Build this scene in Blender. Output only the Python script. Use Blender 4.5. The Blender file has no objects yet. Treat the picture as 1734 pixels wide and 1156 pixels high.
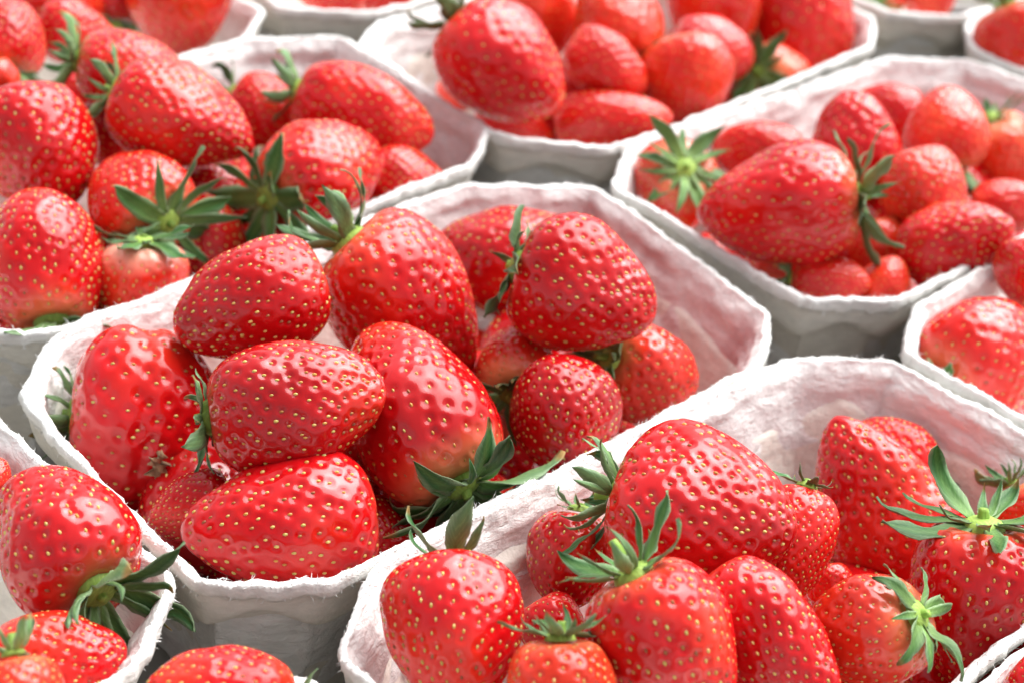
import bpy, math, random
import numpy as np
from mathutils import Matrix, Vector

# ------------------------------------------------------------------ camera, sky, sun, exposure
S = 0.0925                      # half the length of a tray, metres
RIM_Z = 0.060                   # height of the tray rims above the table
F_PX, PITCH, ROLL = 3208.7, 0.5621, 0.12
CAM = np.array([0.0, 0.0, RIM_Z + 2.7542 * S])
W_PX, H_PX = 1734.0, 1156.0

scene = bpy.context.scene
col = scene.collection
cr, sr, cp, sp = math.cos(ROLL), math.sin(ROLL), math.cos(PITCH), math.sin(PITCH)
_r0, _u0, FWD = np.array([1, 0, 0.]), np.array([0, sp, cp]), np.array([0, cp, -sp])
RIGHT, UP = cr * _r0 + sr * _u0, cr * _u0 - sr * _r0
cam_data = bpy.data.cameras.new('camera')
cam = bpy.data.objects.new('camera', cam_data)
col.objects.link(cam)
cam.matrix_world = Matrix(((RIGHT[0], UP[0], -FWD[0], CAM[0]), (RIGHT[1], UP[1], -FWD[1], CAM[1]),
                           (RIGHT[2], UP[2], -FWD[2], CAM[2]), (0, 0, 0, 1)))
cam_data.sensor_width = 36.0
cam_data.lens = 36.0 * F_PX / W_PX
cam_data.clip_start, cam_data.clip_end = 0.01, 50.0
cam_data.dof.use_dof = True
cam_data.dof.focus_distance = 0.405
cam_data.dof.aperture_fstop = 15.5
scene.camera = cam

SUN_EL, SUN_AZ = math.radians(56), math.radians(38)      # azimuth from +Y (away from camera) towards +X
world = bpy.data.worlds.new('World')
scene.world = world
world.use_nodes = True
wn, wl = world.node_tree.nodes, world.node_tree.links
sky = wn.new('ShaderNodeTexSky')
sky.sky_type = 'NISHITA'
sky.sun_disc = False
sky.sun_elevation = SUN_EL
sky.sun_rotation = SUN_AZ
sky.dust_density = 4.0
sky.air_density = 1.0
hs = wn.new('ShaderNodeHueSaturation')
hs.inputs['Saturation'].default_value = 0.2            # thin cloud: a paler sky than clear blue
wl.new(sky.outputs[0], hs.inputs['Color'])
wl.new(hs.outputs[0], wn['Background'].inputs['Color'])
wn['Background'].inputs['Strength'].default_value = 0.062

sun_data = bpy.data.lights.new('sun', 'SUN')
sun_data.energy = 1.5
sun_data.angle = math.radians(66)
sun_data.color = (0.98, 1.0, 0.99)
sun = bpy.data.objects.new('sun', sun_data)
col.objects.link(sun)
sd = Vector((math.sin(SUN_AZ) * math.cos(SUN_EL), math.cos(SUN_AZ) * math.cos(SUN_EL), math.sin(SUN_EL)))
sun.rotation_euler = sd.to_track_quat('Z', 'Y').to_euler()
sun.location = sd * 2

scene.view_settings.view_transform = 'Standard'
scene.view_settings.look = 'None'
scene.view_settings.exposure = 1.9
scene.view_settings.gamma = 1.0
scene.view_settings.use_curve_mapping = False
scene.render.engine = 'CYCLES'
scene.cycles.max_bounces = 8
scene.cycles.diffuse_bounces = 4

rng = np.random.default_rng(7)
random.seed(7)


# ------------------------------------------------------------------ small helpers
def tag(o, label=None, category=None, group=None, kind=None):
    for k, v in (('label', label), ('category', category), ('group', group), ('kind', kind)):
        if v:
            o[k] = v
    return o


def mesh_from(name, V, F, mat, smooth=True, attrs=None, uv=None, uv_period=None):
    me = bpy.data.meshes.new(name)
    V = np.asarray(V, np.float32)
    F = np.asarray(F, np.int32)
    k = F.shape[1]
    me.vertices.add(len(V))
    me.vertices.foreach_set('co', V.ravel())
    me.loops.add(F.size)
    me.loops.foreach_set('vertex_index', F.ravel())
    me.polygons.add(len(F))
    me.polygons.foreach_set('loop_start', np.arange(0, F.size, k, dtype=np.int32))
    me.polygons.foreach_set('loop_total', np.full(len(F), k, np.int32))
    me.polygons.foreach_set('use_smooth', np.full(len(F), smooth, bool))
    me.update(calc_edges=True)
    for an, (typ, data) in (attrs or {}).items():
        a = me.attributes.new(an, typ, 'POINT')
        a.data.foreach_set('color' if typ == 'FLOAT_COLOR' else 'value', np.asarray(data, np.float32).ravel())
    if uv is not None:
        l = me.uv_layers.new(name='UVMap')
        q = np.asarray(uv, np.float32)[F]
        if uv_period:
            far_ = (q[:, :, 0].max(1) - q[:, :, 0].min(1)) > uv_period / 2
            q[:, :, 0] = np.where(far_[:, None] & (q[:, :, 0] < uv_period / 2), q[:, :, 0] + uv_period, q[:, :, 0])
        l.data.foreach_set('uv', q.ravel())
    me.materials.append(mat)
    return me


def link(name, me, parent=None):
    o = bpy.data.objects.new(name, me)
    col.objects.link(o)
    if parent is not None:
        o.parent = parent
    return o


_perm = np.random.default_rng(3).random(4096).astype(np.float64)


def vnoise(P, seed=0):
    """smooth value noise, -1..1, for an (n,3) array"""
    P = np.asarray(P, float)
    I = np.floor(P).astype(np.int64)
    f = P - I
    f = f * f * (3 - 2 * f)
    out = np.zeros(len(P))
    for dx in (0, 1):
        for dy in (0, 1):
            for dz in (0, 1):
                h = ((I[:, 0] + dx) * 73856093) ^ ((I[:, 1] + dy) * 19349663) ^ ((I[:, 2] + dz) * 83492791) ^ (seed * 2654435)
                w = (f[:, 0] if dx else 1 - f[:, 0]) * (f[:, 1] if dy else 1 - f[:, 1]) * (f[:, 2] if dz else 1 - f[:, 2])
                out += w * _perm[(h ^ (h >> 11)) & 4095]
    return out * 2 - 1


def fbm(P, seed=0, octaves=3):
    P = np.asarray(P, float)
    return sum(vnoise(P * 2 ** k + 17.3 * k, seed + k) * 0.5 ** k for k in range(octaves))


def grid_faces(n, m, wrap=True):
    """quads of an n x m grid, wrapped along m"""
    i, j = np.meshgrid(np.arange(n - 1), np.arange(m if wrap else m - 1), indexing='ij')
    j2 = (j + 1) % m
    return np.stack([i * m + j, i * m + j2, (i + 1) * m + j2, (i + 1) * m + j], -1).reshape(-1, 4)


# ------------------------------------------------------------------ materials
def new_mat(name):
    m = bpy.data.materials.new(name)
    m.use_nodes = True
    nt = m.node_tree
    return m, nt.nodes, nt.links, nt.nodes['Principled BSDF']


def mat_flesh():
    m, n, l, b = new_mat('strawberry_flesh')
    at = n.new('ShaderNodeAttribute'); at.attribute_name = 'tint'
    tc = n.new('ShaderNodeTexCoord')
    nz = n.new('ShaderNodeTexNoise'); nz.inputs['Scale'].default_value = 90; nz.inputs['Detail'].default_value = 4
    l.new(tc.outputs['Object'], nz.inputs['Vector'])
    mp = n.new('ShaderNodeMapRange')
    mp.inputs['To Min'].default_value = 0.74; mp.inputs['To Max'].default_value = 1.22
    l.new(nz.outputs['Fac'], mp.inputs['Value'])
    mx = n.new('ShaderNodeMix'); mx.data_type = 'RGBA'; mx.blend_type = 'MULTIPLY'; mx.inputs['Factor'].default_value = 1
    l.new(at.outputs['Color'], mx.inputs['A']); l.new(mp.outputs[0], mx.inputs['B'])
    l.new(mx.outputs['Result'], b.inputs['Base Color'])
    b.inputs['Subsurface Weight'].default_value = 0.30
    b.inputs['Subsurface Radius'].default_value = (1.0, 0.22, 0.12)
    b.inputs['Subsurface Scale'].default_value = 0.0022
    r = n.new('ShaderNodeMapRange'); r.inputs['To Min'].default_value = 0.12; r.inputs['To Max'].default_value = 0.30
    nz2 = n.new('ShaderNodeTexNoise'); nz2.inputs['Scale'].default_value = 160; nz2.inputs['Detail'].default_value = 4
    l.new(tc.outputs['Object'], nz2.inputs['Vector'])
    l.new(nz2.outputs['Fac'], r.inputs['Value']); l.new(r.outputs[0], b.inputs['Roughness'])
    b.inputs['IOR'].default_value = 1.45
    cw = n.new('ShaderNodeMapRange'); cw.inputs['From Min'].default_value = 0.35; cw.inputs['From Max'].default_value = 0.62
    cw.inputs['To Min'].default_value = 0.35; cw.inputs['To Max'].default_value = 0.95
    l.new(nz.outputs['Fac'], cw.inputs['Value']); l.new(cw.outputs[0], b.inputs['Coat Weight'])
    b.inputs['Coat Roughness'].default_value = 0.13
    b.inputs['Specular IOR Level'].default_value = 0.16
    nb = n.new('ShaderNodeTexNoise'); nb.inputs['Scale'].default_value = 900; nb.inputs['Detail'].default_value = 3
    l.new(tc.outputs['Object'], nb.inputs['Vector'])
    bp = n.new('ShaderNodeBump'); bp.inputs['Strength'].default_value = 0.12; bp.inputs['Distance'].default_value = 0.0003
    l.new(nb.outputs['Fac'], bp.inputs['Height']); l.new(bp.outputs[0], b.inputs['Normal'])
    return m


def mat_seed():
    m, n, l, b = new_mat('strawberry_seed')
    g = n.new('ShaderNodeNewGeometry')
    cr_ = n.new('ShaderNodeValToRGB')
    e = cr_.color_ramp.elements
    e[0].position = 0; e[0].color = (0.24, 0.05, 0.012, 1)
    e[1].position = 1; e[1].color = (0.74, 0.50, 0.14, 1)
    x = e.new(0.35); x.color = (0.55, 0.26, 0.04, 1)
    x = e.new(0.7); x.color = (0.50, 0.40, 0.09, 1)
    l.new(g.outputs['Random Per Island'], cr_.inputs['Fac'])
    l.new(cr_.outputs[0], b.inputs['Base Color'])
    b.inputs['Roughness'].default_value = 0.3
    return m


def mat_leaf():
    m, n, l, b = new_mat('sepal_green')
    at = n.new('ShaderNodeAttribute'); at.attribute_name = 'tint'
    oi = n.new('ShaderNodeObjectInfo')
    hsv = n.new('ShaderNodeHueSaturation'); hsv.inputs['Saturation'].default_value = 1.12
    mr = n.new('ShaderNodeMapRange'); mr.inputs['To Min'].default_value = 0.75; mr.inputs['To Max'].default_value = 1.35
    l.new(oi.outputs['Random'], mr.inputs['Value']); l.new(mr.outputs[0], hsv.inputs['Value'])
    l.new(at.outputs['Color'], hsv.inputs['Color'])
    tc = n.new('ShaderNodeTexCoord')
    mpn = n.new('ShaderNodeMapping'); mpn.inputs['Scale'].default_value = (1, 7, 1)
    l.new(tc.outputs['Object'], mpn.inputs['Vector'])
    nz = n.new('ShaderNodeTexNoise'); nz.inputs['Scale'].default_value = 260; nz.inputs['Detail'].default_value = 3
    l.new(mpn.outputs[0], nz.inputs['Vector'])
    mv = n.new('ShaderNodeMapRange'); mv.inputs['To Min'].default_value = 0.7; mv.inputs['To Max'].default_value = 1.3
    l.new(nz.outputs['Fac'], mv.inputs['Value'])
    # side veins running forward from the midrib
    sx = n.new('ShaderNodeSeparateXYZ'); l.new(tc.outputs['Object'], sx.inputs[0])
    ay = n.new('ShaderNodeMath'); ay.operation = 'ABSOLUTE'; l.new(sx.outputs['Y'], ay.inputs[0])
    vm = n.new('ShaderNodeMath'); vm.operation = 'MULTIPLY_ADD'; vm.inputs[1].default_value = -1.5
    l.new(ay.outputs[0], vm.inputs[0]); l.new(sx.outputs['X'], vm.inputs[2])
    vf = n.new('ShaderNodeMath'); vf.operation = 'MULTIPLY'; vf.inputs[1].default_value = 3900; va = n.new('ShaderNodeMath'); va.operation = 'MULTIPLY_ADD'; va.inputs[1].default_value = 0.0011
    l.new(nz.outputs['Fac'], va.inputs[0]); l.new(vm.outputs[0], va.inputs[2]); l.new(va.outputs[0], vf.inputs[0])
    vs = n.new('ShaderNodeMath'); vs.operation = 'SINE'; l.new(vf.outputs[0], vs.inputs[0])
    vv = n.new('ShaderNodeMapRange'); vv.inputs['From Min'].default_value = 0.45; vv.inputs['To Min'].default_value = 1.0; vv.inputs['To Max'].default_value = 1.22
    l.new(vs.outputs[0], vv.inputs['Value'])
    mvv = n.new('ShaderNodeMath'); mvv.operation = 'MULTIPLY'; l.new(mv.outputs[0], mvv.inputs[0]); l.new(vv.outputs[0], mvv.inputs[1])
    mx = n.new('ShaderNodeMix'); mx.data_type = 'RGBA'; mx.blend_type = 'MULTIPLY'; mx.inputs['Factor'].default_value = 1
    l.new(hsv.outputs[0], mx.inputs['A']); l.new(mvv.outputs[0], mx.inputs['B'])
    l.new(mx.outputs['Result'], b.inputs['Base Color'])
    b.inputs['Roughness'].default_value = 0.46
    b.inputs['Specular IOR Level'].default_value = 0.22
    b.inputs['Sheen Weight'].default_value = 0.03
    b.inputs['Sheen Roughness'].default_value = 0.4
    tr = n.new('ShaderNodeBsdfTranslucent')
    l.new(mx.outputs['Result'], tr.inputs['Color'])
    ms = n.new('ShaderNodeMixShader'); ms.inputs[0].default_value = 0.22
    l.new(b.outputs[0], ms.inputs[1]); l.new(tr.outputs[0], ms.inputs[2])
    l.new(ms.outputs[0], n['Material Output'].inputs['Surface'])
    bp = n.new('ShaderNodeBump'); bp.inputs['Strength'].default_value = 0.4; bp.inputs['Distance'].default_value = 0.0004
    vh = n.new('ShaderNodeMath'); vh.operation = 'MULTIPLY_ADD'; vh.inputs[1].default_value = -0.5
    l.new(vv.outputs[0], vh.inputs[0]); l.new(nz.outputs['Fac'], vh.inputs[2])
    l.new(vh.outputs[0], bp.inputs['Height']); l.new(bp.outputs[0], b.inputs['Normal'])
    return m


def mat_pulp():
    m, n, l, b = new_mat('moulded_pulp')
    uv = n.new('ShaderNodeUVMap')
    tc = n.new('ShaderNodeTexCoord')
    ins = n.new('ShaderNodeAttribute'); ins.attribute_name = 'inside'
    # fibres lying along the walls
    mpn = n.new('ShaderNodeMapping'); mpn.inputs['Scale'].default_value = (190, 430, 1)
    l.new(uv.outputs[0], mpn.inputs['Vector'])
    fib = n.new('ShaderNodeTexNoise'); fib.inputs['Scale'].default_value = 1.0; fib.inputs['Detail'].default_value = 6
    fib.inputs['Roughness'].default_value = 0.65; fib.inputs['Distortion'].default_value = 0.6
    l.new(mpn.outputs[0], fib.inputs['Vector'])
    blot = n.new('ShaderNodeTexNoise'); blot.inputs['Scale'].default_value = 150; blot.inputs['Detail'].default_value = 5
    l.new(tc.outputs['Object'], blot.inputs['Vector'])
    # base colour: off-white, slightly warmer outside, faint grey flecks
    c1 = n.new('ShaderNodeMix'); c1.data_type = 'RGBA'
    c1.inputs['A'].default_value = (0.80, 0.76, 0.68, 1); c1.inputs['B'].default_value = (0.86, 0.855, 0.83, 1)
    l.new(ins.outputs['Fac'], c1.inputs['Factor'])
    mr = n.new('ShaderNodeMapRange'); mr.inputs['From Min'].default_value = 0.3; mr.inputs['From Max'].default_value = 0.7
    mr.inputs['To Min'].default_value = 0.86; mr.inputs['To Max'].default_value = 1.05
    l.new(fib.outputs['Fac'], mr.inputs['Value'])
    c2 = n.new('ShaderNodeMix'); c2.data_type = 'RGBA'; c2.blend_type = 'MULTIPLY'; c2.inputs['Factor'].default_value = 1
    l.new(c1.outputs['Result'], c2.inputs['A']); l.new(mr.outputs[0], c2.inputs['B'])
    # juice stains on the inside
    st = n.new('ShaderNodeTexNoise'); st.inputs['Scale'].default_value = 38; st.inputs['Detail'].default_value = 4
    st.inputs['Distortion'].default_value = 0.8
    l.new(tc.outputs['Object'], st.inputs['Vector'])
    sr_ = n.new('ShaderNodeMapRange'); sr_.inputs['From Min'].default_value = 0.44; sr_.inputs['From Max'].default_value = 0.66
    sr_.inputs['To Max'].default_value = 0.72
    l.new(st.outputs['Fac'], sr_.inputs['Value'])
    sm = n.new('ShaderNodeMath'); sm.operation = 'MULTIPLY'
    stn = n.new('ShaderNodeAttribute'); stn.attribute_name = 'stain'
    l.new(sr_.outputs[0], sm.inputs[0]); l.new(stn.outputs['Fac'], sm.inputs[1])
    c3 = n.new('ShaderNodeMix'); c3.data_type = 'RGBA'
    c3.inputs['B'].default_value = (0.50, 0.20, 0.20, 1)
    l.new(sm.outputs[0], c3.inputs['Factor']); l.new(c2.outputs['Result'], c3.inputs['A'])
    l.new(c3.outputs['Result'], b.inputs['Base Color'])
    b.inputs['Roughness'].default_value = 0.9
    b.inputs['Specular IOR Level'].default_value = 0.2
    # screen-mesh print on the outside, fibres on the inside
    mp2 = n.new('ShaderNodeMapping'); mp2.inputs['Scale'].default_value = (1250, 1250, 1); mp2.inputs['Rotation'].default_value = (0, 0, 0.5)
    l.new(uv.outputs[0], mp2.inputs['Vector'])
    wv = n.new('ShaderNodeTexChecker'); wv.inputs['Scale'].default_value = 1.0
    wv.inputs['Color1'].default_value = (1, 1, 1, 1); wv.inputs['Color2'].default_value = (0, 0, 0, 1)
    l.new(mp2.outputs[0], wv.inputs['Vector'])
    bm = n.new('ShaderNodeMix'); bm.data_type = 'RGBA'
    l.new(ins.outputs['Fac'], bm.inputs['Factor']); l.new(wv.outputs['Color'], bm.inputs['A']); l.new(fib.outputs['Fac'], bm.inputs['B'])
    dm = n.new('ShaderNodeMapRange'); dm.inputs['To Min'].default_value = 0.00012; dm.inputs['To Max'].default_value = 0.0014
    l.new(ins.outputs['Fac'], dm.inputs['Value'])
    bp = n.new('ShaderNodeBump'); bp.inputs['Strength'].default_value = 0.8
    l.new(bm.outputs['Result'], bp.inputs['Height']); l.new(dm.outputs[0], bp.inputs['Distance'])
    bp2 = n.new('ShaderNodeBump'); bp2.inputs['Strength'].default_value = 0.6; bp2.inputs['Distance'].default_value = 0.0022
    l.new(blot.outputs['Fac'], bp2.inputs['Height']); l.new(bp.outputs[0], bp2.inputs['Normal'])
    l.new(bp2.outputs[0], b.inputs['Normal'])
    return m


def mat_table():
    m, n, l, b = new_mat('table_grey')
    tc = n.new('ShaderNodeTexCoord')
    nz = n.new('ShaderNodeTexNoise'); nz.inputs['Scale'].default_value = 40; nz.inputs['Detail'].default_value = 6
    l.new(tc.outputs['Object'], nz.inputs['Vector'])
    r = n.new('ShaderNodeValToRGB')
    r.color_ramp.elements[0].color = (0.20, 0.19, 0.17, 1); r.color_ramp.elements[1].color = (0.38, 0.36, 0.32, 1)
    l.new(nz.outputs['Fac'], r.inputs['Fac']); l.new(r.outputs[0], b.inputs['Base Color'])
    b.inputs['Roughness'].default_value = 0.7
    return m


def mat_dry():
    m, n, l, b = new_mat('dry_brown')
    tc = n.new('ShaderNodeTexCoord')
    nz = n.new('ShaderNodeTexNoise'); nz.inputs['Scale'].default_value = 500
    l.new(tc.outputs['Object'], nz.inputs['Vector'])
    r = n.new('ShaderNodeValToRGB')
    r.color_ramp.elements[0].color = (0.20, 0.11, 0.05, 1); r.color_ramp.elements[1].color = (0.55, 0.38, 0.22, 1)
    l.new(nz.outputs['Fac'], r.inputs['Fac']); l.new(r.outputs[0], b.inputs['Base Color'])
    b.inputs['Roughness'].default_value = 0.8
    return m


M_FLESH, M_SEED, M_LEAF, M_PULP, M_TABLE, M_DRY = mat_flesh(), mat_seed(), mat_leaf(), mat_pulp(), mat_table(), mat_dry()

# ------------------------------------------------------------------ table
tb = mesh_from('table_top', [(-3, -1, 0), (3, -1, 0), (3, 5, 0), (-3, 5, 0)], [(0, 1, 2, 3)], M_TABLE, smooth=False)
tag(link('table_top', tb), kind='structure')

# ------------------------------------------------------------------ trays
AZ = 0.8256
U = np.array([math.cos(AZ), math.sin(AZ)])          # along a tray
V = np.array([math.sin(AZ), -math.cos(AZ)])         # across a tray
ORG = np.array([-0.2161, 4.3005]) * S
GU, GV = 2.0596, 1.202
HB, CU, CV = 0.593, 0.2505, 0.1908
TRAYS = {   # key: grid place, own shift and turn, label
    'A': (0, 0, -0.037, -0.001, -0.029, 'pulp tray heaped with glossy berries, its empty end wall stained pink'),
    'B': (0, 1, 0.035, 0.012, 0.001, 'pulp tray with clean white inner corner behind a big blunt strawberry'),
    'C': (1, 0, 0.012, 0.030, 0.009, 'pulp tray holding a ridged berry with a star calyx at its end'),
    'D': (1, 1, 0.011, -0.004, 0.003, 'pulp tray with a bright berry showing three short upright sepals'),
    'E': (0, -1, 0.006, -0.030, 0.001, 'pulp tray with two spread star calyxes lying side by side on the berries'),
    'F': (1, -1, -0.020, 0.020, 0.008, 'pulp tray of softly blurred berries around one huge tilted strawberry'),
    'G': (-1, 0, -0.027, -0.014, 0.0, 'pulp tray with torn pink-stained rim beside a berry with fan of sepals'),
    'H': (-1, 1, 0.0, 0.01, 0.0, 'pulp tray showing only its rim tip around one blurred berry'),
    'J': (0, -2, 0.0, -0.03, 0.0, 'pulp tray with smooth orange-red berry against its rim corner'),
    'K': (1, -2, 0.0, 0.0, 0.0, 'blurred pulp tray, mostly empty corner rim and outer wall showing'),
    'L': (2, -1, 0.0, 0.02, 0.0, 'far blurred pulp tray with grey shaded corner wall'),
    'M': (2, 0, 0.0, 0.0, 0.0, 'far pulp tray behind a berry with two long raised sepals'),
    'N': (0, 2, 0.02, -0.09, 0.06, 'pulp tray with bare pale inner wall beside the big star-capped berry'),
}


def tray_xy(key):
    i, j, du, dv, rot, _ = TRAYS[key]
    c = ORG + S * ((i * GU + du) * U + (j * GV + dv) * V)
    return c, AZ + rot


# pulp gives: how far each corner of a rim is pushed out of shape (mm along, mm across), named by the tray's corners
BENT = {
    'A': dict(L1=(-2.4, 1.4), L2=(1.7, .4), F1=(-3.2, 6.0), F2=(-3.6, 4.5), R1=(0, -1), R2=(-2.5, 1.4), B1=(7.5, -3), B2=(-4, -7.5)),
    'B': dict(R1=(0, -14), R2=(0, -9), F2=(0, -5), L1=(-1.5, -1.2), L2=(-2.2, -1), B2=(1.5, -1.2), B1=(1, -2.5)),
    'C': dict(L1=(3, 1.7), L2=(1.9, .2), F1=(-1.5, .7), F2=(-2, -2), B1=(-.5, 4), B2=(-5, 2)),
    'D': dict(L1=(1.4, 2.5), L2=(.4, -2)),
    'E': dict(F1=(-3, 1), F2=(-5, 1.5), R1=(7, -6.5), R2=(4, -5), B1=(7, -7), B2=(0, -4)),
    'F': dict(L1=(.4, 1.2), L2=(4, -2.7), F1=(-2.3, -3.8), F2=(-.6, 3)),
}


def outline(key, M=440, sig=2.6):
    a, b, cu, cv = S, S * HB, S * CU, S * CV
    # local y points against the across direction, so the corner between them comes first at the front
    names = ['F2', 'F1', 'L2', 'L1', 'B2', 'B1', 'R2', 'R1']
    P = np.array([(-a + cu, -b), (-a, -b + cv), (-a, b - cv), (-a + cu, b), (a - cu, b), (a, b - cv), (a, -b + cv), (a - cu, -b)])
    for k, nm in enumerate(names):
        e = BENT.get(key, {}).get(nm, (0, 0))
        P[k] += (e[0] * 1e-3, -e[1] * 1e-3)
    Q = np.vstack([P, P[:1]])
    seg = np.linalg.norm(np.diff(Q, axis=0), axis=1)
    cum = np.concatenate([[0], np.cumsum(seg)])
    t = np.linspace(0, cum[-1], M, endpoint=False)
    X = np.stack([np.interp(t, cum, Q[:, 0]), np.interp(t, cum, Q[:, 1])], 1)
    k = np.arange(-40, 41)
    w = np.exp(-0.5 * (k / sig) ** 2); w /= w.sum()
    Xs = sum(wi * np.roll(X, -ki, axis=0) for wi, ki in zip(w, k))
    T = np.roll(Xs, -1, 0) - np.roll(Xs, 1, 0)
    T /= np.linalg.norm(T, axis=1)[:, None]
    Nn = np.stack([T[:, 1], -T[:, 0]], 1)
    if (Nn * Xs).sum() < 0:
        Nn = -Nn
    # how far each point lies into a cut corner (1 at its middle)
    mids = [((P[0] + P[1]) / 2, np.linalg.norm(P[0] - P[1]) / 2), ((P[2] + P[3]) / 2, np.linalg.norm(P[2] - P[3]) / 2),
            ((P[4] + P[5]) / 2, np.linalg.norm(P[4] - P[5]) / 2), ((P[6] + P[7]) / 2, np.linalg.norm(P[6] - P[7]) / 2)]
    dc = np.min([np.linalg.norm(X - m, axis=1) / h for m, h in mids], axis=0)
    return Xs, Nn, t, dc


# profile rows: outward offset (mm, 0 = outer rim edge), height below rim (mm), 1 = inside
PROF = [(-36, -56.5, 1), (-24, -56.5, 1), (-18, -56, 1), (-15.5, -53, 1), (-14.2, -47, 1), (-13.0, -41, 1), (-11.8, -35, 1), (-10.6, -30, 1),
        (-9.5, -25, 1), (-8.5, -20.5, 1), (-7.6, -17, 1), (-6.8, -14, 1), (-6.2, -11.5, 1), (-5.6, -9.5, 1), (-5.1, -7.8, 1), (-4.7, -6.3, 1), (-4.3, -5, 1),
        (-3.9, -3.8, 1), (-3.6, -2.7, 1), (-2.7, -1.6, 1), (-2.2, -0.7, 1), (-1.9, -0.15, 1), (-1.6, 0.1, 1), (-1.1, 0.12, 1), (-0.5, 0.08, 1), (-0.06, -0.25, .8),
        (0, -1.3, .7), (0.05, -2.2, .6), (-0.1, -3.0, .5), (-0.5, -3.7, .3), (-1.0, -4.0, 0), (-1.3, -4.6, 0), (-1.5, -5.6, 0), (-1.8, -7, 0), (-2.1, -8.5, 0),
        (-2.4, -10, 0), (-2.7, -11.2, 0), (-2.95, -12.2, 0), (-3.2, -13.1, 0), (-3.4, -14, 0), (-3.65, -15, 0), (-3.9, -16, 0), (-4.2, -17.2, 0), (-4.6, -18.6, 0), (-5.0, -20.5, 0),
        (-5.8, -24, 0), (-7.2, -30, 0), (-8.8, -37, 0), (-10.6, -45, 0), (-12.4, -52, 0), (-14, -57, 0), (-17, -59.6, 0), (-24, -60, 0), (-36, -60, 0)]
STAIN = {'A': 1.0, 'B': 0.12, 'C': .15, 'D': .2, 'E': .6, 'F': .2, 'G': 1.2, 'H': .5, 'J': .4, 'K': .3, 'L': .5, 'M': .5, 'N': .15}


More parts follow.
